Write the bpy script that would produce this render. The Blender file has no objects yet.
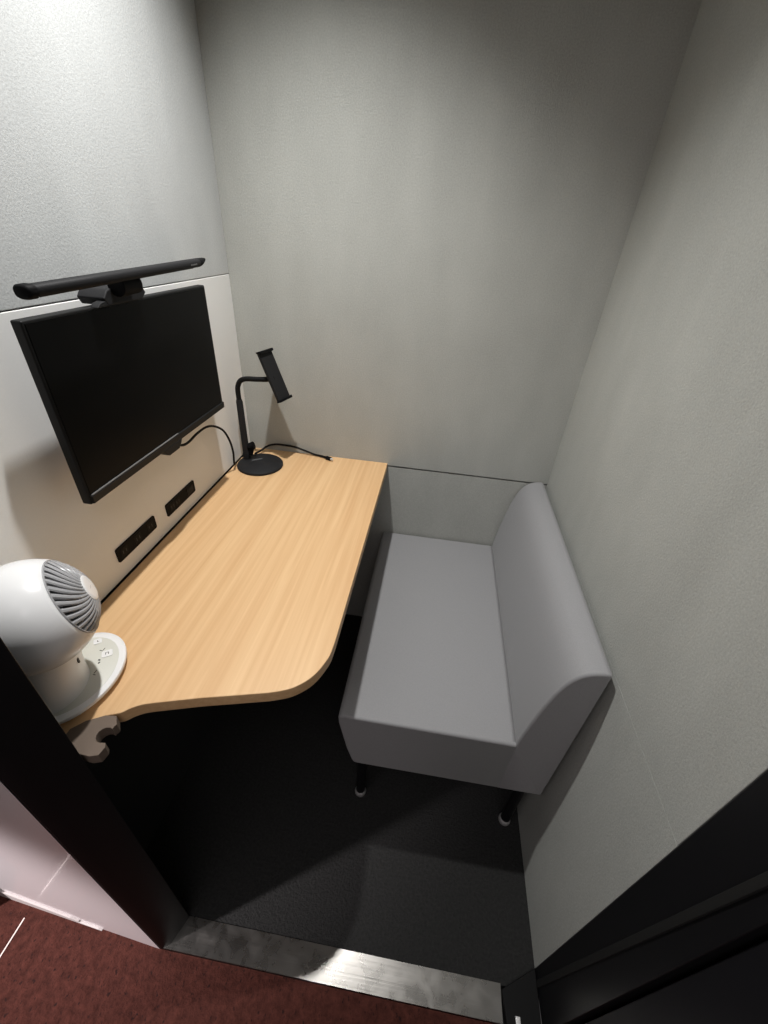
import bpy, bmesh, math, random
from mathutils import Vector, Matrix
random.seed(7)
C = bpy.context.scene.collection
S = bpy.context.scene
PI = math.pi

# ------------------------------------------------------------------ materials
def new_mat(name):
    m = bpy.data.materials.new(name); m.use_nodes = True
    nt = m.node_tree; b = nt.nodes['Principled BSDF']
    return m, nt, b

def plain(name, col, rough=.5, metal=0., spec=.5, noise=.0, nscale=40., bump=0., bscale=300., coat=0.):
    m, nt, b = new_mat(name)
    b.inputs['Base Color'].default_value = (*col, 1)
    b.inputs['Roughness'].default_value = rough
    b.inputs['Metallic'].default_value = metal
    b.inputs['Specular IOR Level'].default_value = spec
    b.inputs['Coat Weight'].default_value = coat
    tc = nt.nodes.new('ShaderNodeTexCoord')
    if noise > 0:
        n = nt.nodes.new('ShaderNodeTexNoise'); n.inputs['Scale'].default_value = nscale
        n.inputs['Detail'].default_value = 6
        nt.links.new(tc.outputs['Object'], n.inputs['Vector'])
        mx = nt.nodes.new('ShaderNodeMix'); mx.data_type = 'RGBA'
        mx.inputs[6].default_value = (*[c*(1-noise) for c in col], 1)
        mx.inputs[7].default_value = (*[min(1, c*(1+noise)) for c in col], 1)
        nt.links.new(n.outputs['Fac'], mx.inputs[0])
        nt.links.new(mx.outputs[2], b.inputs['Base Color'])
    if bump > 0:
        n2 = nt.nodes.new('ShaderNodeTexNoise'); n2.inputs['Scale'].default_value = bscale
        n2.inputs['Detail'].default_value = 4
        nt.links.new(tc.outputs['Object'], n2.inputs['Vector'])
        bp = nt.nodes.new('ShaderNodeBump'); bp.inputs['Strength'].default_value = bump
        bp.inputs['Distance'].default_value = .002
        nt.links.new(n2.outputs['Fac'], bp.inputs['Height'])
        nt.links.new(bp.outputs['Normal'], b.inputs['Normal'])
    return m

def felt(name, col, bump=.35, weave=0., fleck=.12):
    """pressed wool felt: fine fibre noise, slight mottling, fuzzy sheen"""
    m, nt, b = new_mat(name)
    tc = nt.nodes.new('ShaderNodeTexCoord')
    n1 = nt.nodes.new('ShaderNodeTexNoise'); n1.inputs['Scale'].default_value = 330; n1.inputs['Detail'].default_value = 4
    n2 = nt.nodes.new('ShaderNodeTexNoise'); n2.inputs['Scale'].default_value = 9; n2.inputs['Detail'].default_value = 6
    mp = nt.nodes.new('ShaderNodeMapping'); mp.inputs['Scale'].default_value = (1, 1, .45)
    nt.links.new(tc.outputs['Object'], mp.inputs['Vector'])
    nt.links.new(tc.outputs['Object'], n1.inputs['Vector']); nt.links.new(mp.outputs['Vector'], n2.inputs['Vector'])
    a = nt.nodes.new('ShaderNodeMath'); a.operation = 'MULTIPLY_ADD'
    a.inputs[1].default_value = .6; nt.links.new(n1.outputs['Fac'], a.inputs[0])
    k = nt.nodes.new('ShaderNodeMath'); k.operation = 'MULTIPLY'; k.inputs[1].default_value = .4
    nt.links.new(n2.outputs['Fac'], k.inputs[0]); nt.links.new(k.outputs[0], a.inputs[2])
    r = nt.nodes.new('ShaderNodeValToRGB')
    r.color_ramp.elements[0].position = .3; r.color_ramp.elements[0].color = (*[c*(1-fleck) for c in col], 1)
    r.color_ramp.elements[1].position = .7; r.color_ramp.elements[1].color = (*[c*(1+fleck) for c in col], 1)
    nt.links.new(a.outputs[0], r.inputs[0]); nt.links.new(r.outputs[0], b.inputs['Base Color'])
    bp = nt.nodes.new('ShaderNodeBump'); bp.inputs['Strength'].default_value = bump; bp.inputs['Distance'].default_value = .003
    n3 = nt.nodes.new('ShaderNodeTexNoise'); n3.inputs['Scale'].default_value = 260; n3.inputs['Detail'].default_value = 5; n3.inputs['Roughness'].default_value = .7
    nt.links.new(tc.outputs['Object'], n3.inputs['Vector'])
    nt.links.new(n3.outputs['Fac'], bp.inputs['Height']); nt.links.new(bp.outputs['Normal'], b.inputs['Normal'])
    b.inputs['Roughness'].default_value = .8; b.inputs['Specular IOR Level'].default_value = .25
    return m

def carpet(name, dark, light, scale=90., spots=None):
    m, nt, b = new_mat(name)
    tc = nt.nodes.new('ShaderNodeTexCoord')
    n1 = nt.nodes.new('ShaderNodeTexNoise'); n1.inputs['Scale'].default_value = scale; n1.inputs['Detail'].default_value = 6
    n1.inputs['Roughness'].default_value = .7
    nt.links.new(tc.outputs['Object'], n1.inputs['Vector'])
    r = nt.nodes.new('ShaderNodeValToRGB')
    r.color_ramp.elements[0].position = .3; r.color_ramp.elements[0].color = (*dark, 1)
    r.color_ramp.elements[1].position = .68; r.color_ramp.elements[1].color = (*light, 1)
    nt.links.new(n1.outputs['Fac'], r.inputs[0])
    out = r.outputs[0]
    if spots:
        v = nt.nodes.new('ShaderNodeTexNoise'); v.inputs['Scale'].default_value = 150; v.inputs['Detail'].default_value = 2
        mp = nt.nodes.new('ShaderNodeMapping'); mp.inputs['Rotation'].default_value = (0, 0, .5); mp.inputs['Scale'].default_value = (1, .6, 1)
        nt.links.new(tc.outputs['Object'], mp.inputs['Vector']); nt.links.new(mp.outputs['Vector'], v.inputs['Vector'])
        rr = nt.nodes.new('ShaderNodeValToRGB')
        rr.color_ramp.elements[0].position = .30; rr.color_ramp.elements[0].color = (1, 1, 1, 1)
        rr.color_ramp.elements[1].position = .38; rr.color_ramp.elements[1].color = (0, 0, 0, 1)
        nt.links.new(v.outputs['Fac'], rr.inputs[0])
        mx = nt.nodes.new('ShaderNodeMix'); mx.data_type = 'RGBA'
        nt.links.new(rr.outputs[0], mx.inputs[0]); nt.links.new(out, mx.inputs[6]); mx.inputs[7].default_value = (*spots, 1)
        out = mx.outputs[2]
    nt.links.new(out, b.inputs['Base Color'])
    bp = nt.nodes.new('ShaderNodeBump'); bp.inputs['Strength'].default_value = .9; bp.inputs['Distance'].default_value = .006
    nt.links.new(n1.outputs['Fac'], bp.inputs['Height']); nt.links.new(bp.outputs['Normal'], b.inputs['Normal'])
    b.inputs['Roughness'].default_value = .95; b.inputs['Specular IOR Level'].default_value = .15
    return m

def oak(name, tint=1.):
    m, nt, b = new_mat(name)
    tc = nt.nodes.new('ShaderNodeTexCoord')
    mp = nt.nodes.new('ShaderNodeMapping'); mp.inputs['Scale'].default_value = (105, 2.6, 105)
    nt.links.new(tc.outputs['Object'], mp.inputs['Vector'])
    n = nt.nodes.new('ShaderNodeTexNoise'); n.inputs['Scale'].default_value = 1; n.inputs['Detail'].default_value = 5
    n.inputs['Distortion'].default_value = .35
    nt.links.new(mp.outputs['Vector'], n.inputs['Vector'])
    mp2 = nt.nodes.new('ShaderNodeMapping'); mp2.inputs['Scale'].default_value = (14, 1.0, 14)
    nt.links.new(tc.outputs['Object'], mp2.inputs['Vector'])
    n2 = nt.nodes.new('ShaderNodeTexNoise'); n2.inputs['Scale'].default_value = 1; n2.inputs['Detail'].default_value = 3
    nt.links.new(mp2.outputs['Vector'], n2.inputs['Vector'])
    a = nt.nodes.new('ShaderNodeMath'); a.operation = 'MULTIPLY_ADD'; a.inputs[1].default_value = .66
    k = nt.nodes.new('ShaderNodeMath'); k.operation = 'MULTIPLY'; k.inputs[1].default_value = .34
    nt.links.new(n2.outputs['Fac'], k.inputs[0]); nt.links.new(n.outputs['Fac'], a.inputs[0]); nt.links.new(k.outputs[0], a.inputs[2])
    r = nt.nodes.new('ShaderNodeValToRGB'); e = r.color_ramp.elements
    e[0].position = .33; e[0].color = (.60*tint, .365*tint, .18*tint, 1)
    e[1].position = .66; e[1].color = (.72*tint, .485*tint, .26*tint, 1)
    nt.links.new(a.outputs[0], r.inputs[0]); nt.links.new(r.outputs[0], b.inputs['Base Color'])
    b.inputs['Roughness'].default_value = .45; b.inputs['Specular IOR Level'].default_value = .35
    bp = nt.nodes.new('ShaderNodeBump'); bp.inputs['Strength'].default_value = .08; bp.inputs['Distance'].default_value = .001
    nt.links.new(n.outputs['Fac'], bp.inputs['Height']); nt.links.new(bp.outputs['Normal'], b.inputs['Normal'])
    return m

def fabric(name, col):
    m, nt, b = new_mat(name)
    tc = nt.nodes.new('ShaderNodeTexCoord')
    n1 = nt.nodes.new('ShaderNodeTexNoise'); n1.inputs['Scale'].default_value = 500; n1.inputs['Detail'].default_value = 3
    nt.links.new(tc.outputs['Object'], n1.inputs['Vector'])
    mx = nt.nodes.new('ShaderNodeMix'); mx.data_type = 'RGBA'
    mx.inputs[6].default_value = (*[c*.88 for c in col], 1); mx.inputs[7].default_value = (*[c*1.12 for c in col], 1)
    nt.links.new(n1.outputs['Fac'], mx.inputs[0]); nt.links.new(mx.outputs[2], b.inputs['Base Color'])
    bp = nt.nodes.new('ShaderNodeBump'); bp.inputs['Strength'].default_value = .12; bp.inputs['Distance'].default_value = .001
    nt.links.new(n1.outputs['Fac'], bp.inputs['Height']); nt.links.new(bp.outputs['Normal'], b.inputs['Normal'])
    b.inputs['Roughness'].default_value = .75; b.inputs['Sheen Weight'].default_value = .15
    b.inputs['Specular IOR Level'].default_value = .3
    return m

def brushed(name):
    m, nt, b = new_mat(name)
    tc = nt.nodes.new('ShaderNodeTexCoord')
    mp = nt.nodes.new('ShaderNodeMapping'); mp.inputs['Scale'].default_value = (4, 300, 4)
    n = nt.nodes.new('ShaderNodeTexNoise'); n.inputs['Scale'].default_value = 1; n.inputs['Detail'].default_value = 4
    nt.links.new(tc.outputs['Object'], mp.inputs['Vector']); nt.links.new(mp.outputs['Vector'], n.inputs['Vector'])
    # scuffs from shoes, random directions
    s = nt.nodes.new('ShaderNodeTexNoise'); s.inputs['Scale'].default_value = 30; s.inputs['Detail'].default_value = 6; s.inputs['Distortion'].default_value = .5
    nt.links.new(tc.outputs['Object'], s.inputs['Vector'])
    r = nt.nodes.new('ShaderNodeMapRange'); r.inputs['From Min'].default_value = .35; r.inputs['From Max'].default_value = .7
    r.inputs['To Min'].default_value = .25; r.inputs['To Max'].default_value = .34
    nt.links.new(s.outputs['Fac'], r.inputs['Value']); nt.links.new(r.outputs[0], b.inputs['Roughness'])
    bp = nt.nodes.new('ShaderNodeBump'); bp.inputs['Strength'].default_value = .12; bp.inputs['Distance'].default_value = .001
    nt.links.new(n.outputs['Fac'], bp.inputs['Height']); nt.links.new(bp.outputs['Normal'], b.inputs['Normal'])
    b.inputs['Base Color'].default_value = (.25, .24, .225, 1); b.inputs['Metallic'].default_value = 1
    return m

def glow(name, col, strength):
    m, nt, b = new_mat(name)
    b.inputs['Base Color'].default_value = (.8, .8, .8, 1)
    b.inputs['Emission Color'].default_value = (*col, 1); b.inputs['Emission Strength'].default_value = strength
    return m

M = dict(
    felt_light=felt('light grey felt', (.53, .545, .54), .22, fleck=.15),
    felt_white=felt('pale felt', (.84, .84, .82), .06, fleck=.02),
    felt_grey=felt('grey felt', (.402, .410, .382), .34, fleck=.16),
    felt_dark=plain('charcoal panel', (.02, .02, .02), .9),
    oak=oak('light oak laminate'),
    sofa=fabric('grey upholstery', (.268, .268, .273)),
    black=plain('satin black plastic', (.006, .006, .0065), .6, spec=.08),
    stand=plain('matt black metal', (.017, .017, .018), .6, spec=.14),
    screen=plain('dark screen glass', (.003, .003, .003), .3, spec=.08),
    bezel=plain('black bezel plastic', (.010, .010, .010), .5, spec=.2),
    glint_and_print=plain('grey glint and print', (.16, .16, .16), .3),  # grey of the painted screen-edge highlight and the small printed marks
    rubber=plain('black cable rubber', (.007, .007, .007), .6, spec=.12),
    steel=brushed('brushed steel'),
    chrome=plain('satin chrome', (.8, .79, .78), .4, .7),
    black_carpet=carpet('black carpet', (.018, .018, .018), (.033, .033, .032), 160),
    red_carpet=carpet('dark red carpet', (.032, .0095, .007), (.084, .026, .019), 60, spots=(.02, .008, .007)),
    jamb=plain('black painted steel', (.008, .008, .009), .42, spec=.25),
    door=plain('black door laminate', (.009, .009, .011), .5, spec=.25),
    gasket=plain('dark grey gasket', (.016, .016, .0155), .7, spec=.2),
    white_panel=plain('glossy white panel', (.70, .64, .65), .22, noise=.02, nscale=3, coat=.3),
    white_skirt=plain('white skirting', (.50, .46, .45), .4),
    white_line=plain('pale joint strip', (.75, .66, .62), .4),
    white_plastic=plain('glossy white plastic', (.80, .80, .80), .25),
    panel_beige=plain('warm grey control panel', (.62, .62, .56), .5),
    icon=plain('dark icon ink', (.03, .03, .03), .6),
    badge_grey=plain('dull grey badge', (.07, .072, .075), .5),
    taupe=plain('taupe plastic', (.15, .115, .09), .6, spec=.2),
    ceiling=plain('grey ceiling board', (.25, .25, .24), .8, noise=.05),
    lamp=glow('downlight lens', (1, .97, .92), 4.),
    ext=plain('corridor wall paint', (.5, .47, .47), .6),
)
def grille_mat():
    m, nt, b = new_mat('smoky translucent grille plastic')
    b.inputs['Base Color'].default_value = (.52, .52, .53, 1); b.inputs['Roughness'].default_value = .25
    b.inputs['Transmission Weight'].default_value = .35; b.inputs['IOR'].default_value = 1.3
    return m
M['grille'] = grille_mat()
M['blade'] = plain('dark grey fan blade', (.09, .09, .095), .4)

# ------------------------------------------------------------------ helpers
def wloc(o):
    v = Vector((0, 0, 0))
    while o is not None: v += o.location; o = o.parent
    return v

def obj(name, bm, mat, parent=None, smooth=None, bevel=0., seg=3, origin=None, angle=35):
    me = bpy.data.meshes.new(name)
    bmesh.ops.recalc_face_normals(bm, faces=bm.faces)
    off = wloc(parent) if parent is not None else (Vector(origin) if origin else Vector((0, 0, 0)))
    bmesh.ops.translate(bm, verts=bm.verts, vec=-off)
    bm.to_mesh(me); bm.free()
    o = bpy.data.objects.new(name, me); C.objects.link(o)
    me.materials.append(M[mat] if isinstance(mat, str) else mat)
    if parent is not None: o.parent = parent
    elif origin: o.location = origin
    if smooth is not None:
        for p in me.polygons: p.use_smooth = True
        if smooth < 179:
            me.set_sharp_from_angle(angle=math.radians(smooth))
    if bevel > 0:
        md = o.modifiers.new('bevel', 'BEVEL'); md.width = bevel; md.segments = seg
        md.limit_method = 'ANGLE'; md.angle_limit = math.radians(angle); md.harden_normals = False
        for p in me.polygons: p.use_smooth = True
        me.set_sharp_from_angle(angle=math.radians(180))
        w = o.modifiers.new('normals', 'WEIGHTED_NORMAL'); w.keep_sharp = False
    return o

def thing(name, label, cat, loc, group=None):
    o = bpy.data.objects.new(name, None); C.objects.link(o); o.location = loc
    o.empty_display_size = .05
    o['label'] = label; o['category'] = cat
    if group: o['group'] = group
    return o
def tag(o, label, cat, group=None):
    o['label'] = label; o['category'] = cat
    if group: o['group'] = group
    return o
def struct(name, bm, mat, parent=None, **k):
    o = obj(name, bm, mat, parent, **k)
    if parent is None: o['kind'] = 'structure'
    return o

def add_box(bm, a, b):
    x0, y0, z0 = a; x1, y1, z1 = b
    v = [bm.verts.new(p) for p in ((x0,y0,z0),(x1,y0,z0),(x1,y1,z0),(x0,y1,z0),(x0,y0,z1),(x1,y0,z1),(x1,y1,z1),(x0,y1,z1))]
    for f in ((0,1,2,3),(4,5,6,7),(0,1,5,4),(1,2,6,5),(2,3,7,6),(3,0,4,7)):
        bm.faces.new([v[i] for i in f])
    return bm
def box(a, b): return add_box(bmesh.new(), a, b)

def add_prism(bm, pts, axis, a, b):
    """polygon of 2-D points extruded along axis from a to b"""
    def P(p, t):
        if axis == 2: return (p[0], p[1], t)
        if axis == 1: return (p[0], t, p[1])
        return (t, p[0], p[1])
    lo = [bm.verts.new(P(p, a)) for p in pts]; hi = [bm.verts.new(P(p, b)) for p in pts]
    bm.faces.new(lo); bm.faces.new(hi)
    n = len(pts)
    for i in range(n): bm.faces.new((lo[i], lo[(i+1) % n], hi[(i+1) % n], hi[i]))
    return bm
def prism(pts, axis, a, b): return add_prism(bmesh.new(), pts, axis, a, b)

def catmull(pts, n=8, closed=False):
    pts = [Vector(p) for p in pts]; out = []
    N = len(pts)
    for i in range(N - (0 if closed else 1)):
        if closed: p = [pts[(i+k-1) % N] for k in range(4)]
        else: p = [pts[max(0, min(N-1, i+k-1))] for k in range(4)]
        for k in range(n):
            t = k/n
            out.append(.5*((2*p[1]) + (p[2]-p[0])*t + (2*p[0]-5*p[1]+4*p[2]-p[3])*t*t + (3*p[1]-p[0]-3*p[2]+p[3])*t**3))
    if not closed: out.append(pts[-1])
    return out

def add_tube(bm, pts, r, n=12, cap=True):
    pts = [Vector(p) for p in pts]
    rad = r if isinstance(r, (list, tuple)) else [r]*len(pts)
    rings = []
    t0 = (pts[1]-pts[0]).normalized()
    up = Vector((0, 0, 1)) if abs(t0.z) < .9 else Vector((1, 0, 0))
    nrm = t0.cross(up).normalized()
    for i, p in enumerate(pts):
        t = (pts[min(i+1, len(pts)-1)] - pts[max(i-1, 0)]).normalized()
        nrm = (nrm - t*nrm.dot(t)).normalized(); bn = t.cross(nrm)
        rings.append([bm.verts.new(p + rad[i]*(nrm*math.cos(2*PI*k/n) + bn*math.sin(2*PI*k/n))) for k in range(n)])
    for a, b in zip(rings, rings[1:]):
        for k in range(n): bm.faces.new((a[k], a[(k+1) % n], b[(k+1) % n], b[k]))
    if cap: bm.faces.new(rings[0][::-1]); bm.faces.new(rings[-1])
    return bm
def tube(pts, r, n=12): return add_tube(bmesh.new(), pts, r, n)

def frame_of(axis):
    a = Vector(axis).normalized()
    up = Vector((0, 0, 1)) if abs(a.z) < .95 else Vector((1, 0, 0))
    u = up.cross(a).normalized(); v = a.cross(u)
    return u, v, a
def add_lathe(bm, prof, c=(0,0,0), axis=(0,0,1), n=48, sx=1., sy=1.):
    """profile (r, h) revolved round axis through c"""
    u, v, a = frame_of(axis) if tuple(axis) != (0,0,1) else (Vector((1,0,0)), Vector((0,1,0)), Vector((0,0,1)))
    c = Vector(c); rings = []
    for r, h in prof:
        if r < 1e-6: rings.append([bm.verts.new(c + a*h)])
        else: rings.append([bm.verts.new(c + a*h + u*(sx*r*math.cos(2*PI*k/n)) + v*(sy*r*math.sin(2*PI*k/n))) for k in range(n)])
    for A, B in zip(rings, rings[1:]):
        if len(A) == 1 and len(B) == 1: continue
        for k in range(n):
            k2 = (k+1) % n
            if len(A) == 1: bm.faces.new((A[0], B[k2], B[k]))
            elif len(B) == 1: bm.faces.new((A[k], A[k2], B[0]))
            else: bm.faces.new((A[k], A[k2], B[k2], B[k]))
    return bm
def lathe(*a, **k): return add_lathe(bmesh.new(), *a, **k)

def rrect(a0, b0, a1, b1, r, n=5):
    pts = []
    for cx, cy, s in ((a1-r, b1-r, 0), (a0+r, b1-r, 1), (a0+r, b0+r, 2), (a1-r, b0+r, 3)):
        for k in range(n+1):
            t = (s + k/n)*PI/2
            pts.append((cx + r*math.cos(t), cy + r*math.sin(t)))
    return pts

# ------------------------------------------------------------------ setting
W = .9457          # booth width
ZC = 2.10          # ceiling
YF = -1.0125       # front face of the booth

# floors
struct('floor', box((-.02, -.9575, -.05), (W+.02, .02, 0)), 'black_carpet')
struct('floor_corridor', prism([(-1.6, -2.7), (2.2, -2.7), (2.2, YF-.001), (.115, YF-.001), (.115, -.965), (-.03, -.965), (-.03, -.9), (-1.6, -.9)], 2, -.05, 0), 'red_carpet')
# threshold strip (steel, folded edge)
th = bmesh.new()
add_prism(th, [(-.957, -.02), (-.957, .0012), (-.955, .0025), (YF+.001, .0022), (YF, .0008), (YF-.0004, -.002), (YF-.0012, -.02)], 0, .12, .868)
struct('trim_1', th, 'steel')

# left wall: two felt panels over a board, charcoal below the desk
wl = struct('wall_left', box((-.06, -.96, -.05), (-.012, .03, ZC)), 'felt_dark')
struct('upper_felt_panel', box((-.0125, -.956, 1.2116), (.0, .0, ZC)), 'felt_light', wl, bevel=.0015, seg=2)
struct('middle_felt_panel', box((-.0125, -.956, .7215), (.0, .0, 1.2104)), 'felt_white', wl, bevel=.0015, seg=2)
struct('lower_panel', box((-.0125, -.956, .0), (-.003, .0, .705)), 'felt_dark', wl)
# back wall: tall felt panel, lower panel set back behind a dark joint
wb = struct('wall_back', box((-.06, .013, -.05), (W+.06, .06, ZC)), 'felt_dark')
struct('upper_felt_panel', box((-.012, .0, .7105), (W+.012, .014, ZC)), 'felt_grey', wb, bevel=.002, seg=2)
struct('lower_felt_panel', box((-.012, .002, .0), (W+.012, .014, .706)), 'felt_grey', wb, bevel=.0015, seg=2)
# right wall
wr = struct('wall_right', box((W+.012, -.921, -.05), (W+.06, .03, ZC)), 'felt_dark')
struct('upper_felt_panel', box((W, -.921, .7005), (W+.0125, .0, ZC)), 'felt_grey', wr, bevel=.001, seg=2)
struct('lower_felt_panel', box((W+.0006, -.921, .0), (W+.0125, .0, .6995)), 'felt_grey', wr, bevel=.0005, seg=2)
# ceiling with a hole-less board; the downlight is recessed into its own can
cl = bmesh.new()
cx, cy, cr = .26, -.435, .062
# board built as a ring so that the can really opens through it
n = 32
out = []
for k in range(n):
    t = 2*PI*k/n
    d = Vector((math.cos(t), math.sin(t)))
    s = min([((W+.06-cx)/d.x if d.x > 1e-6 else 9), ((-.06-cx)/d.x if d.x < -1e-6 else 9), ((.06-cy)/d.y if d.y > 1e-6 else 9), ((-1.02-cy)/d.y if d.y < -1e-6 else 9)])
    out.append((cx + d.x*s, cy + d.y*s))
corners = [(W+.06, .06), (-.06, .06), (-.06, -1.02), (W+.06, -1.02)]
allp = sorted(out + corners, key=lambda p: math.atan2(p[1]-cy, p[0]-cx))
ang = [math.atan2(p[1]-cy, p[0]-cx) for p in allp]
for z0 in (ZC, ZC+.04):
    o_ = [cl.verts.new((p[0], p[1], z0)) for p in allp]; i_ = [cl.verts.new((cx+cr*math.cos(a), cy+cr*math.sin(a), z0)) for a in ang]
    for k in range(len(allp)):
        k2 = (k+1) % len(allp); cl.faces.new((o_[k], o_[k2], i_[k2], i_[k]))
struct('ceiling', cl, 'ceiling')

# front of the booth: left jamb, exterior panel, header, right jamb
struct('trim_2', prism([(-.0, -.9555), (.166, -.9555), (.149, -1.002), (.1325, -1.0138), (.1285, -1.0130), (.118, -1.0035), (-.0, -.9955)], 2, 0, ZC+.04), 'jamb', bevel=.0015, seg=2)
struct('wall_front', prism([(.129, -1.0140), (-.285, -.984), (-.285, -.963), (-.001, -.963), (-.001, -.9965), (.117, -1.0045), (.1275, -1.0134)], 2, -.01, 2.3), 'white_panel')
def lerp_front(x): return -1.0140 + (x-.129)*(-.984+1.0140)/(-.285-.129)
sk = bmesh.new()
pts_top = [(-.285, .0), (-.2, .0), (-.12, 0), (-.065, 0)]
# skirting strip that has come loose: it stops in a torn end short of the jamb
tops = [(-.285, .055), (-.20, .040), (-.13, .030), (-.085, .022), (-.066, .014), (-.070, .007), (-.05, .0055), (-.02, .004), (-.012, .001)]
pr = [(x, z) for x, z in tops] + [(-.012, .0), (-.285, .0)]
lo = [sk.verts.new((x, lerp_front(x)-.0001, z)) for x, z in pr]; hi = [sk.verts.new((x, lerp_front(x)-.0032, z)) for x, z in pr]
sk.faces.new(lo); sk.faces.new(hi[::-1])
for i in range(len(pr)):
    j = (i+1) % len(pr); sk.faces.new((lo[i], lo[j], hi[j], hi[i]))
struct('baseboard_front', sk, 'white_skirt')
struct('trim_3', prism([(-.345, -1.03), (-.292, -1.03), (-.286, -.99), (-.286, -.95), (-.345, -.95)], 2, 0, 2.3), 'jamb', bevel=.002, seg=2)
struct('trim_4', prism([(W, -.9215), (W+.062, -.9215), (W+.062, -1.0135), (W+.003, -1.0135)], 2, 0, ZC+.04), 'jamb', bevel=.0015, seg=2)
struct('trim_5', box((-.0, -1.0135, ZC+.001-.06), (W+.06, -.955, ZC-.001)), 'jamb', bevel=.0015, seg=2)
struct('wall_front_upper', box((-.0, -1.012, ZC+.041), (W+.062, -.96, 2.3)), 'ext')
struct('wall_front_right', box((W+.063, -1.012, 0), (2.2, -.96, 2.3)), 'ext')
struct('wall_corridor', box((-1.6, -2.75, 0), (2.2, -2.7, 2.6)), 'ext')
struct('trim_6', box((-.1945, -2.69, -.002), (-.1920, YF-.0005, .0012)), 'white_line')

# door leaf, open outwards against the right jamb
door = struct('door_1', box((W+.012, -1.80, .008), (W+.047, -1.018, 2.03)), 'door', bevel=.002, seg=2)
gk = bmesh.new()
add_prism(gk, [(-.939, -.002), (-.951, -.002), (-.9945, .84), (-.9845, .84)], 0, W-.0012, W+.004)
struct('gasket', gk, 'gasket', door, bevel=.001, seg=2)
pv = bmesh.new()
add_prism(pv, [(.8685, -.9640), (.9445, -.9215), (.9445, -1.0125), (.874, -1.0125)], 2, -.02, .012)
piv = struct('pivot_block', pv, 'rubber', door, bevel=.002, seg=2)
pp = box((.892, -1.0095, .012), (.902, -.998, .0142)); struct('pivot_plate', pp, 'chrome', piv, bevel=.001, seg=2)
hd = bmesh.new()
add_tube(hd, catmull([(W+.012, -1.70, .93), (W-.02, -1.70, .93), (W-.035, -1.70, .95), (W-.035, -1.70, 1.05), (W-.035, -1.70, 1.15), (W-.02, -1.70, 1.17), (W+.012, -1.70, 1.17)], 5), .009)
struct('pull_handle', hd, 'steel', door, smooth=180)

# downlight in the ceiling above the desk
dl = thing('ceiling_downlight', 'round recessed ceiling downlight above the oak desk', 'ceiling light', (cx, cy, ZC))
obj('trim_ring', lathe([(.061, .001), (.061, .03), (.0615, .03), (.0615, .0), (.072, -.0005), (.072, -.004), (.061, -.003), (.061, .001)], (cx, cy, ZC), n=48), 'white_plastic', dl, smooth=40)
obj('can', lathe([(.0605, .03), (.0605, .05), (.0, .05)], (cx, cy, ZC), n=48), 'jamb', dl, smooth=40)
obj('lens', lathe([(.0, .044), (.035, .044), (.037, .049), (.0, .049)], (cx, cy, ZC), n=32), 'lamp', dl, smooth=40)

# ------------------------------------------------------------------ desk
DZ, DT = .72, .024
edge = [(.449, -.001), (.449, -.690)]
corner = catmull([(.449, -.690), (.4485, -.7150), (.4455, -.7420), (.4300, -.7800), (.4030, -.8070), (.3700, -.8210)], 5)
front = [(.3289, -.8322), (.272, -.8474), (.2184, -.8640)]
curl = catmull([(.2184, -.8640), (.196, -.8715), (.182, -.8800), (.1720, -.8890), (.1560, -.8960), (.1380, -.9070), (.1250, -.9200)], 4)
poly = edge[:1] + [Vector(p) for p in corner] + front + [Vector(p) for p in curl[0:]] + [(.118, -.9535), (.0032, -.9535), (.0032, -.001)]
poly = [(p[0], p[1]) for p in poly]
clean = [poly[0]]
for q in poly[1:]:
    if (Vector(q)-Vector(clean[-1])).length > .0006: clean.append(q)
desk = thing('corner_desk', 'light oak desk with rounded corner fixed along the left wall below the monitor', 'desk', (.2, -.45, 0))
obj('desktop', prism(clean, 2, DZ-DT, DZ), 'oak', desk, bevel=.0016, seg=2, angle=50)
# taupe C-shaped bag hook screwed to the front left corner of the desk
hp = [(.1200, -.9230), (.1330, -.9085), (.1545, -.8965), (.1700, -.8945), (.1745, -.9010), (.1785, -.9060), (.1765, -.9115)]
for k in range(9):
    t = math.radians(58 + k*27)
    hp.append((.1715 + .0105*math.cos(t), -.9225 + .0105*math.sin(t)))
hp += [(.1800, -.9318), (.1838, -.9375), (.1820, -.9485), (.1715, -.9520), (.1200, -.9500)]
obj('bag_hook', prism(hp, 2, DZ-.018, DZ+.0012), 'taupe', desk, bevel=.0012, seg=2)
# steel wall brackets below
for (a, b) in (((.0, -.07, DZ-DT-.03), (.38, -.04, DZ-DT)), ((.0, -.72, DZ-DT-.03), (.34, -.69, DZ-DT))):
    obj('bracket', box(a, b), 'jamb', desk, bevel=.002, seg=2)

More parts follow.
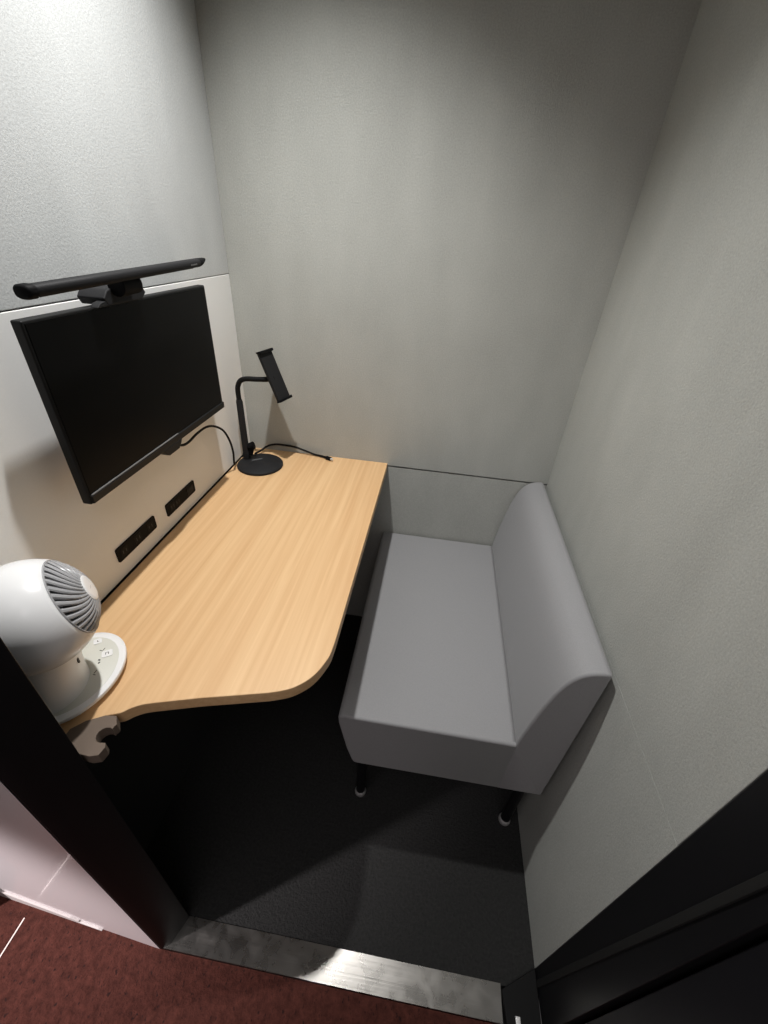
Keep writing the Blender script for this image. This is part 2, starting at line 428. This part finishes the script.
# wall outlets: two black strips let into the panel
def outlet(y0, y1, z0, z1, label, usb):
    t = thing('power_outlet_strip', label, 'power outlet', (0, (y0+y1)/2, (z0+z1)/2), 'outlet strips above the desk')
    obj('faceplate', prism(rrect(y0, z0, y1, z1, .004), 0, -.001, .0028), 'black', t, bevel=.0008, seg=2)
    zc = (z0+z1)/2; L = y1-y0
    if usb:
        for i, f in enumerate((.18, .36)):
            y = y0 + L*f
            s = obj('socket', prism(rrect(y-.0095, zc-.0095, y+.0095, zc+.0095, .003), 0, .0027, .0033), 'rubber', t)
            for dy in (-.0045, .0045):
                obj('slot', box((.0032, y+dy-.0008, zc-.0035), (.0036, y+dy+.0008, zc+.0035)), 'icon', s)
        u = obj('usb_module', prism(rrect(y0+L*.70, zc-.009, y0+L*.92, zc+.009, .002), 0, .0027, .0036), 'stand', t)
        for dz in (-.0045, .0045):
            obj('usb_port', box((.0035, y0+L*.74, zc+dz-.002), (.0040, y0+L*.88, zc+dz+.002)), 'gasket', u)
    else:
        for f in (.16, .5, .84):
            y = y0 + L*f
            s = obj('socket', prism(rrect(y-.0105, zc-.0095, y+.0105, zc+.0095, .003), 0, .0027, .0033), 'rubber', t)
            for dy in (-.0045, .0045):
                obj('slot', box((.0032, y+dy-.0008, zc-.0035), (.0036, y+dy+.0008, zc+.0035)), 'icon', s)
outlet(-.632, -.508, .7585, .790, 'black outlet strip on the left wall nearer the white fan', False)
outlet(-.4655, -.344, .7555, .787, 'black outlet strip with charging ports nearer the tablet stand', True)

# ------------------------------------------------------------------ monitor
mon = thing('wall_monitor', 'black flat monitor mounted on the pale left wall above the desk', 'monitor', (0, -.47, 1.08))
MY0, MY1, MZ0, MZ1 = -.698, -.2457, .9445, 1.2105
XB, XF = .0435, .0600
obj('housing', box((XB, MY0, MZ0), (XF-.001, MY1, MZ1)), 'bezel', mon, bevel=.0025, seg=3)
hb = bmesh.new(); add_prism(hb, rrect(-.60, 1.00, -.34, 1.15, .03), 0, .026, XB+.001)
obj('rear_cover', hb, 'bezel', mon, bevel=.006, seg=3)
obj('wall_mount', box((.0, -.52, 1.03), (.027, -.42, 1.13)), 'jamb', mon, bevel=.003, seg=2)
obj('screen', box((XF-.0015, MY0+.004, MZ0+.0165), (XF, MY1-.003, MZ1-.004)), 'screen', mon)
ch = bmesh.new(); add_prism(ch, [(XF-.002, MZ0+.0005), (XF+.0025, MZ0+.0015), (XF+.0030, MZ0+.0145), (XF-.002, MZ0+.0160)], 1, MY0+.003, MY1-.001)
chin = obj('bottom_bezel', ch, 'bezel', mon, bevel=.0008, seg=2)
obj('edge_highlight', box((XF-.0005, MY0+.005, MZ0+.0155), (XF+.0024, MY0+.25, MZ0+.0168)), 'glint_and_print', chin)  # painted highlight along part of the screen's bottom edge
nb = bmesh.new(); add_prism(nb, [(-.507, MZ0+.004), (-.496, .9345), (-.490, .931), (-.456, .931), (-.450, .9345), (-.438, MZ0+.004)], 0, .046, XF+.0035)
obj('joystick_pod', nb, 'bezel', mon, bevel=.0025, seg=3)

# monitor light bar clipped on top
bar = thing('monitor_light_bar', 'black light bar clipped along the top edge of the monitor', 'lamp', (.06, -.52, 1.2105))
B0, B1 = Vector((.0945, -.7175, 1.2462)), Vector((.0945, -.3210, 1.2572))
bx = (B1-B0).normalized(); bu = Vector((1, 0, 0)); bv = bx.cross(bu)*-1
def bar_section(c, s=1., flat=1.):
    out = []
    for k in range(24):
        t = 2*PI*k/24
        a, b = math.cos(t), math.sin(t)
        out.append(c + bu*(.0098*s*math.copysign(abs(a)**.75, a)) + bv*(.0070*s*flat*math.copysign(abs(b)**.75, b)))
    return out
bm = bmesh.new(); rings = []
for f, s in ((.03, .93), (.032, 1.), (.5, 1.), (.975, 1.), (.985, .97)):
    rings.append([bm.verts.new(p) for p in bar_section(B0.lerp(B1, f), s)])
for a, b in zip(rings, rings[1:]):
    for k in range(24): bm.faces.new((a[k], a[(k+1) % 24], b[(k+1) % 24], b[k]))
bm.faces.new(rings[0]); bm.faces.new(rings[-1])
tube_o = obj('light_tube', bm, 'stand', bar, smooth=50)
bm = bmesh.new(); rings = []
for f, s in ((0., .80), (.003, 1.0), (.008, 1.14), (.031, 1.16), (.032, 1.0)):
    rings.append([bm.verts.new(p) for p in bar_section(B0.lerp(B1, f), s)])
for a, b in zip(rings, rings[1:]):
    for k in range(24): bm.faces.new((a[k], a[(k+1) % 24], b[(k+1) % 24], b[k]))
bm.faces.new(rings[0]); bm.faces.new(rings[-1])
obj('end_cap', bm, 'black', bar, smooth=50)
bm = bmesh.new(); rings = []
cB = B0.lerp(B1, .984)
rings.append([bm.verts.new(p) for p in bar_section(cB, 1.0)])
rings.append([bm.verts.new(p + bx*(.014 + 1.9*(p-cB).dot(bv))) for p in bar_section(cB, .92)])
for k in range(24): bm.faces.new((rings[0][k], rings[0][(k+1) % 24], rings[1][(k+1) % 24], rings[1][k]))
bm.faces.new(rings[0]); bm.faces.new(rings[1])
obj('end_cap', bm, 'black', bar, smooth=50)
# small worn maker's mark near the far end
bm = bmesh.new()
for k in range(5):
    c = B0.lerp(B1, .895 + .0115*k) + bu*.0097 + bv*(-.0005)
    for q in (c,):
        add_box(bm, (q.x-.0006, q.y-.0014, q.z-.0012), (q.x+.0003, q.y+.0014, q.z+.0012))
obj('printed_mark', bm, 'glint_and_print', tube_o)
# lens strip under the bar
bm = bmesh.new()
c0, c1 = B0.lerp(B1, .06) - bv*.0072, B0.lerp(B1, .95) - bv*.0072
add_tube(bm, [c0 - bu*.001 + bv*.0008, c1 - bu*.001 + bv*.0008], .0020, 8)
obj('diffuser', bm, 'gasket', tube_o, smooth=60)
# clip: foot on the screen edge, weight behind, hinge barrel up to the bar
bm = bmesh.new()
add_prism(bm, [(-.582, 1.2108), (-.576, 1.2160), (-.552, 1.2205), (-.525, 1.2215), (-.525, 1.2108)], 0, .0605, .0735)
clip = obj('clip_lip', bm, 'stand', bar, bevel=.001, seg=2)
bm = bmesh.new()
add_prism(bm, [(-.566, 1.2215), (-.556, 1.2310), (-.548, 1.2330), (-.486, 1.2345), (-.474, 1.2320), (-.466, 1.2200), (-.478, 1.2110), (-.560, 1.2110)], 0, .030, .074)
obj('clip_body', bm, 'stand', bar, bevel=.002, seg=3)
bm = bmesh.new(); add_tube(bm, [(.083, -.546, 1.2360), (.083, -.503, 1.2370)], .0140, 24)
obj('hinge_barrel', bm, 'black', bar, bevel=.001, seg=2)
obj('rear_weight', prism([(.004, 1.150), (.024, 1.150), (.041, 1.195), (.041, 1.232), (.020, 1.232)], 1, -.500, -.430), 'stand', bar, bevel=.003, seg=2)

# ------------------------------------------------------------------ tablet stand
tb = thing('tablet_stand', 'black gooseneck tablet stand on a round base in the back left desk corner', 'stand', (.077, -.115, DZ))
bc = (.0775, -.1150, DZ)
base = obj('base', lathe([(.0, 0), (.0655, 0), (.0665, .0015), (.0668, .006), (.0645, .0085), (.0, .0098)], bc, n=64), 'stand', tb, smooth=50)
# small pale slot plate on the base
mk = bmesh.new(); add_prism(mk, [(-.016, -.0030), (.016, -.0030), (.016, .0030), (-.016, .0030)], 2, .0092, .0104)
bmesh.ops.rotate(mk, verts=mk.verts, cent=(0, 0, 0), matrix=Matrix.Rotation(math.radians(38), 3, 'Z'))
bmesh.ops.translate(mk, verts=mk.verts, vec=(.061, -.098, DZ))
obj('badge', mk, 'badge_grey', base, bevel=.0005, seg=1)
px, py = .0285, -.0965
br = bmesh.new(); add_box(br, (px-.009, py-.009, DZ+.006), (px+.009, py+.009, DZ+.030))
obj('pole_socket', br, 'stand', tb, bevel=.004, seg=3)
obj('pole', tube([(px, py, DZ+.02), (px, py, .905), (px-.0006, py, .912)], [.0098, .0092, .0075], 20), 'stand', tb, smooth=50)
kn = bmesh.new(); add_tube(kn, [(px+.006, py+.003, DZ+.046), (px+.024, py+.006, DZ+.052)], [.010, .012], 20)
add_tube(kn, [(px+.012, py+.003, DZ+.022), (px+.018, py+.005, DZ+.052)], [.007, .0085], 14)
obj('clamp_knob', kn, 'black', tb, smooth=45)
arm = catmull([(px, py, .905), (px-.0005, py, .932), (px+.002, py, .950), (px+.011, py, .965), (px+.028, py-.0005, .9720), (px+.055, py+.002, .973), (px+.080, py+.006, .974), (.1235, -.083, .975)], 6)
obj('gooseneck', tube(arm, .0068, 16), 'rubber', tb, smooth=60)
# holder plate
u = Vector((.0465, 0, -.1275)).normalized(); v = Vector((.016, .06, 0)).normalized(); nn = v.cross(u).normalized()
if nn.x < 0: nn = -nn
pc = Vector((.1300, -.0795, .9822))
def slab(bm, c, hu, hv, hn):
    vs = [bm.verts.new(c + u*a*hu + v*b*hv + nn*d*hn) for d in (-1, 1) for a, b in ((-1,-1),(1,-1),(1,1),(-1,1))]
    for f in ((0,1,2,3),(4,5,6,7),(0,1,5,4),(1,2,6,5),(2,3,7,6),(3,0,4,7)): bm.faces.new([vs[i] for i in f])
bm = bmesh.new(); slab(bm, pc, .066, .0265, .0045)
pl = obj('holder_plate', bm, 'stand', tb, bevel=.002, seg=3)
for s in (-1, 1):
    bm = bmesh.new()
    slab(bm, pc + u*(s*.0672) + nn*.002, .0022, .028, .0065)
    slab(bm, pc + u*(s*.0655) + nn*.0085, .0036, .028, .0018)
    obj('clamp_jaw', bm, 'black', pl, bevel=.0008, seg=2)
bm = bmesh.new(); add_tube(bm, [Vector((.1175, -.084, .975)), pc - nn*.003], [.0085, .013], 18)
obj('ball_joint', bm, 'black', tb, smooth=50)
# charging cord laid from the base onto the desk: a separate cable with a plug
cp = [(.040, -.062, DZ+.010), (.050, -.040, DZ+.011), (.066, -.020, DZ+.020), (.090, -.010, DZ+.024), (.118, -.008, DZ+.0235), (.150, -.0085, DZ+.0215), (.182, -.010, DZ+.014), (.212, -.012, DZ+.006), (.236, -.018, DZ+.0060), (.252, -.0235, DZ+.0062)]
cb = thing('charging_cable', 'short black charging cable lying along the back of the desk', 'cable', (.15, -.02, DZ))
obj('cord', tube(catmull(cp, 6), .0032, 10), 'rubber', cb, smooth=60)
e = Vector((.252, -.0235, DZ+.0062)); d = Vector((.024, -.010, 0)).normalized(); w = Vector((-d.y, d.x, 0))
pg = bmesh.new()
add_tube(pg, [e - d*.002, e + d*.004, e + d*.007, e + d*.023], [.0034, .0040, .0062, .0058], 12)
plug = obj('plug', pg, 'black', cb, smooth=40)
tp = bmesh.new(); add_tube(tp, [e + d*.022, e + d*.031], .0040, 10)
obj('plug_tip', tp, 'chrome', plug, smooth=40)
# monitor cable looping down to the desk corner
mc = [(.052, -.452, .938), (.046, -.420, .920), (.040, -.385, .912), (.034, -.340, .9115), (.030, -.290, .907), (.029, -.250, .893), (.030, -.2120, .866), (.030, -.187, .826), (.027, -.172, .785), (.0200, -.162, .752), (.0140, -.150, .7345), (.0100, -.138, .7290), (.0085, -.128, .7270)]
tag(obj('monitor_cable', tube(catmull(mc, 6), .0028, 10), 'rubber', smooth=60, origin=(.03, -.25, .9)), 'thin black cable looping from under the monitor to the stand', 'cable')

# ------------------------------------------------------------------ fan
fan = thing('desk_fan', 'small white globe desk fan at the front left of the desk', 'fan', (.075, -.855, DZ))
fc = Vector((.078, -.8635, .877)); FR = .0755
fax = Vector((.7394, .6127, .2790)).normalized()
fb = (.0735, -.8540, DZ)
bs = obj('base', lathe([(.0, .0), (.74, .0), (.78, .0055), (.98, .0085), (1., .0105), (1., .0145), (.99, .0160), (.86, .0165), (.0, .0165)], fb, n=72, sx=.0670, sy=.0825), 'white_plastic', fan, smooth=60)
cpnl = obj('control_panel', lathe([(.0, .0160), (.845, .0160), (.86, .0166), (.85, .0171), (.0, .0172)], fb, n=72, sx=.0670, sy=.0825), 'panel_beige', bs, smooth=60)
zb = DZ+.0171
def button(x, y, a, b, ang, marks):
    t = bmesh.new(); add_prism(t, rrect(-a, -b, a, b, min(a, b)*.45), 2, 0, .0010)
    bmesh.ops.rotate(t, verts=t.verts, cent=(0,0,0), matrix=Matrix.Rotation(ang, 3, 'Z')); bmesh.ops.translate(t, verts=t.verts, vec=(x, y, zb))
    obj('button', t, 'white_plastic', bs, bevel=.0003, seg=2)
    t = bmesh.new()
    for (mx, my, ma, mb) in marks: add_box(t, (mx-ma, my-mb, .0010), (mx+ma, my+mb, .00115))
    if marks:
        bmesh.ops.rotate(t, verts=t.verts, cent=(0,0,0), matrix=Matrix.Rotation(ang, 3, 'Z')); bmesh.ops.translate(t, verts=t.verts, vec=(x, y, zb))
        obj('button_icon', t, 'icon', bs)
button(.0690, -.7925, .0060, .0055, .7, [(0, 0, .0006, .0016), (.001, -.0012, .0012, .0004)])
button(.0995, -.8110, .0078, .0068, .6, [(-.002, .0003, .0005, .0022), (.002, .0003, .0005, .0022), (-.0005, .0022, .0016, .0004)])
mk = bmesh.new()
for (x, y, a, b) in ((.0865, -.8075, .0028, .0005), (.0890, -.8040, .0005, .0024), (.0955, -.8240, .0018, .0012), (.0985, -.8285, .0012, .0016), (.1040, -.8440, .0006, .0030), (.1060, -.8490, .0020, .0006), (.1000, -.8640, .0028, .0006), (.1010, -.8710, .0024, .0008)):
    add_box(mk, (x-a, y-b, zb-.0002), (x+a, y+b, zb+.0002))
obj('panel_marking', mk, 'icon', bs)
# neck between base and globe: an oval pedestal that merges into the shell
nk = bmesh.new(); rings = []
for z, rx, ry, ox, oy in ((.734, .0510, .0530, .0575, -.880), (.750, .0490, .0510, .0585, -.879), (.775, .0485, .0495, .0595, -.876), (.800, .0500, .0500, .0620, -.872), (.825, .0510, .0520, .066, -.868), (.842, .051, .053, .070, -.865)):
    rings.append([nk.verts.new((ox + rx*math.cos(2*PI*k/48), oy + ry*math.sin(2*PI*k/48), z)) for k in range(48)])
for a, b in zip(rings, rings[1:]):
    for k in range(48): nk.faces.new((a[k], a[(k+1) % 48], b[(k+1) % 48], b[k]))
nk.faces.new(rings[0]); nk.faces.new(rings[-1])
neck = obj('neck', nk, 'white_plastic', fan, smooth=70)
# indicator window in the neck and remote receiver dot
iw = bmesh.new(); add_prism(iw, rrect(-.0016, -.0052, .0016, .0052, .0015), 0, 0, .0012)
th_ = math.radians(14)
bmesh.ops.rotate(iw, verts=iw.verts, cent=(0,0,0), matrix=Matrix.Rotation(th_, 3, 'Z'))
bmesh.ops.translate(iw, verts=iw.verts, vec=(.0605 + .0499*math.cos(th_), -.874 + .0497*math.sin(th_), .790))
obj('indicator_window', iw, 'icon', neck)
# shell: sphere behind the rim plane
rim_h = .650*FR
prof = []
for k in range(41):
    t = PI - (PI - math.acos(.650))*k/40
    prof.append((FR*math.sin(t) if k else 0., FR*math.cos(t)))
rr_ = FR*math.sin(math.acos(.650))
prof += [(rr_-.0022, rim_h+.0010), (rr_-.0035, rim_h-.001), (rr_-.0045, rim_h-.012), (rr_-.010, rim_h-.03), (0., rim_h-.034)]
shell = obj('shell', lathe(prof, fc, fax, n=72), 'white_plastic', fan, smooth=50)
# dark blades inside
uu, vv, aa = frame_of(fax)
bl = bmesh.new()
add_lathe(bl, [(0., .006), (.012, .005), (.014, -.01), (.0, -.012)], fc + aa*(rim_h-.008), fax, n=24)
for k in range(5):
    a0 = 2*PI*k/5
    vs = []
    for i in range(5):
        r = .011 + (rr_-.008-.011)*i/4
        for s in (-1, 1):
            ang_ = a0 + s*(.30 + .10*i/4) + .25*i/4
            vs.append(bl.verts.new(fc + aa*(rim_h-.014 + s*.006) + (uu*math.cos(ang_) + vv*math.sin(ang_))*r))
    for i in range(4): bl.faces.new((vs[2*i], vs[2*i+1], vs[2*i+3], vs[2*i+2]))
obj('fan_blades', bl, 'blade', fan, smooth=40)
# spiral grille bars
gr = bmesh.new()
NB = 30
th0, th1 = math.acos(.664), math.acos(.972)
for k in range(NB):
    a0 = 2*PI*k/NB
    pts = []
    for i in range(11):
        f = i/10
        t = th0 + (th1-th0)*f
        an = a0 + .62*f**1.15
        pts.append((t, an))
    L_, R_ = [], []
    strip = []
    for i, (t, an) in enumerate(pts):
        f = i/10
        rad = FR*.998
        # bar width in angle: broad fins that close up towards the hub
        wa = (2*PI/NB)*(.30 + .16*f)
        row = []
        for s, dr in ((-1, -.0012), (-.45, 0), (.45, 0), (1, -.0012), (.6, -.0052), (-.6, -.0052)):
            r = rad + dr; a2 = an + s*wa
            row.append(gr.verts.new(fc + aa*(r*math.cos(t)) + (uu*math.cos(a2) + vv*math.sin(a2))*(r*math.sin(t))))
        strip.append(row)
    for A, B in zip(strip, strip[1:]):
        for j in range(6): gr.faces.new((A[j], A[(j+1) % 6], B[(j+1) % 6], B[j]))
    gr.faces.new(strip[0]); gr.faces.new(strip[-1][::-1])
# rim ring that carries the bars
add_lathe(gr, [(rr_-.0003, rim_h+.0005), (rr_-.0010, rim_h+.0022), (rr_-.0034, rim_h+.0018), (rr_-.0034, rim_h), (rr_-.0003, rim_h+.0005)], fc, fax, n=72)
grille = obj('grille', gr, 'grille', fan, smooth=35)
hr0 = FR*math.sin(th1)+.0012
obj('hub_cap', lathe([(0., FR*.985), (hr0*.7, FR*.984), (hr0*.93, FR*.976), (hr0, FR*.966), (hr0, FR*.93), (0., FR*.93)], fc, fax, n=40), 'white_plastic', fan, smooth=50)
hm = bmesh.new()
for k, (a, b) in enumerate(((-.003, .0006), (-.001, .0006), (.001, .0006), (.003, .0006))):
    add_lathe(hm, [(0., FR*.9858), (.00055, FR*.9858), (.00055, FR*.9846), (0., FR*.9846)], fc + uu*a + vv*b, fax, n=8)
obj('hub_mark', hm, 'glint_and_print', grille)

# ------------------------------------------------------------------ sofa
def round_ends(o, width, xmax):
    """round the edges of the two end faces only, not where seat and backrest abut"""
    me = o.data
    at = me.attributes.new('bevel_weight_edge', 'FLOAT', 'EDGE')
    off = wloc(o)
    for e in me.edges:
        a, b = (me.vertices[i].co + off for i in e.vertices)
        same = abs(a.y-b.y) < 1e-6
        abut = (a.x > xmax and b.x > xmax) if xmax else (a.x < .8294 and b.x < .8294 and min(a.z, b.z) < .40)
        at.data[e.index].value = 1. if same and not abut else 0.
    md = o.modifiers.new('bevel', 'BEVEL'); md.width = width; md.segments = 5; md.limit_method = 'WEIGHT'
    for p in me.polygons: p.use_smooth = True
    md.harden_normals = True
    me.set_sharp_from_angle(angle=math.radians(180))
sofa = thing('bench_sofa', 'grey upholstered armless two seat sofa against the right wall', 'sofa', (.69, -.345, 0))
SY0, SY1 = -.688, -.004
seat_prof = [(.4490, .4420), (.4505, .4200), (.4690, .3200), (.4820, .2720), (.4860, .2650), (.4930, .2620), (.8292, .2640), (.8292, .4555), (.8200, .4555), (.4600, .4550), (.4535, .4530), (.4500, .4485)]
seat = obj('seat', prism(seat_prof, 1, SY0, SY1), 'sofa', sofa)
round_ends(seat, .007, .8288)
bk = catmull([(.8285, .4400), (.8300, .4800), (.8370, .5400), (.8460, .6000), (.8560, .6480), (.8680, .6830), (.8840, .7050), (.9030, .7160), (.9230, .7200)], 4)
back_prof = [(.8293, .2640), (.8293, .4300)] + [(p[0], p[1]) for p in bk] + [(.9310, .7180), (.9325, .7100), (.9300, .2680), (.9260, .2640)]
backrest = obj('backrest', prism(back_prof, 1, SY0, SY1), 'sofa', sofa)
round_ends(backrest, .006, None)
# legs with chrome glides
for (x, y) in ((.503, -.640), (.905, -.645), (.503, -.050), (.905, -.050)):
    l = obj('leg', tube([(x, y, .0225), (x, y, .265)], .0125, 20), 'jamb', sofa, smooth=50)
    obj('glide', lathe([(0., 0.), (.011, 0.), (.0150, .005), (.0158, .012), (.0140, .019), (.0105, .0235), (0., .0235)], (x, y, 0), n=24), 'chrome', l, smooth=50)

# ------------------------------------------------------------------ light
def spot(name, loc, energy, size, blend, radius, col):
    d = bpy.data.lights.new(name, 'SPOT'); d.energy = energy; d.spot_size = math.radians(size); d.spot_blend = blend
    d.shadow_soft_size = radius; d.color = col
    o = bpy.data.objects.new(name, d); C.objects.link(o); o.location = loc
    return o
db = spot('downlight_beam', (cx, cy, ZC-.008), 71, 110, 1., .02, (1, .99, .975))
db.rotation_euler = (Vector((.34, -.60, 0)) - db.location).to_track_quat('-Z', 'Y').to_euler()
cs = spot('added_panel_spot', (-1.40, -2.00, 1.50), 430, 27, 1., .06, (1, .93, .94))  # added unseen lamp, narrow cone brightening the white exterior panel
cs.rotation_euler = (Vector((-.27, -1.03, .28)) - cs.location).to_track_quat('-Z', 'Y').to_euler()
a = bpy.data.lights.new('added_corridor_fill', 'AREA'); a.energy = 20; a.shape = 'RECTANGLE'; a.size = 2.2; a.size_y = .9; a.color = (1, .95, .95)  # added unseen soft fill through the doorway, no real fixture
ao = bpy.data.objects.new('added_corridor_fill', a); C.objects.link(ao); ao.location = (.3, -2.05, 2.55)
w = bpy.data.worlds.new('world'); S.world = w; w.use_nodes = True
w.node_tree.nodes['Background'].inputs[0].default_value = (1, .95, .95, 1)
w.node_tree.nodes['Background'].inputs[1].default_value = .06

# ------------------------------------------------------------------ camera
cam = bpy.data.cameras.new('camera'); co = bpy.data.objects.new('camera', cam); C.objects.link(co)
cam.sensor_fit = 'VERTICAL'; cam.sensor_height = 36; cam.lens = 419.213/1024*36
cam.clip_start = .01
R = Matrix(((0.9884943, -0.1270280, 0.0821151), (0.1387195, 0.5449137, -0.8269377), (0.0602986, 0.8288142, 0.5562653)))
co.matrix_world = Matrix.Translation((.56607, -1.18283, 1.32804)) @ R.to_4x4()
S.camera = co
S.view_settings.view_transform = 'Standard'; S.view_settings.look = 'None'
S.view_settings.exposure = 0; S.view_settings.gamma = 1; S.view_settings.use_curve_mapping = False
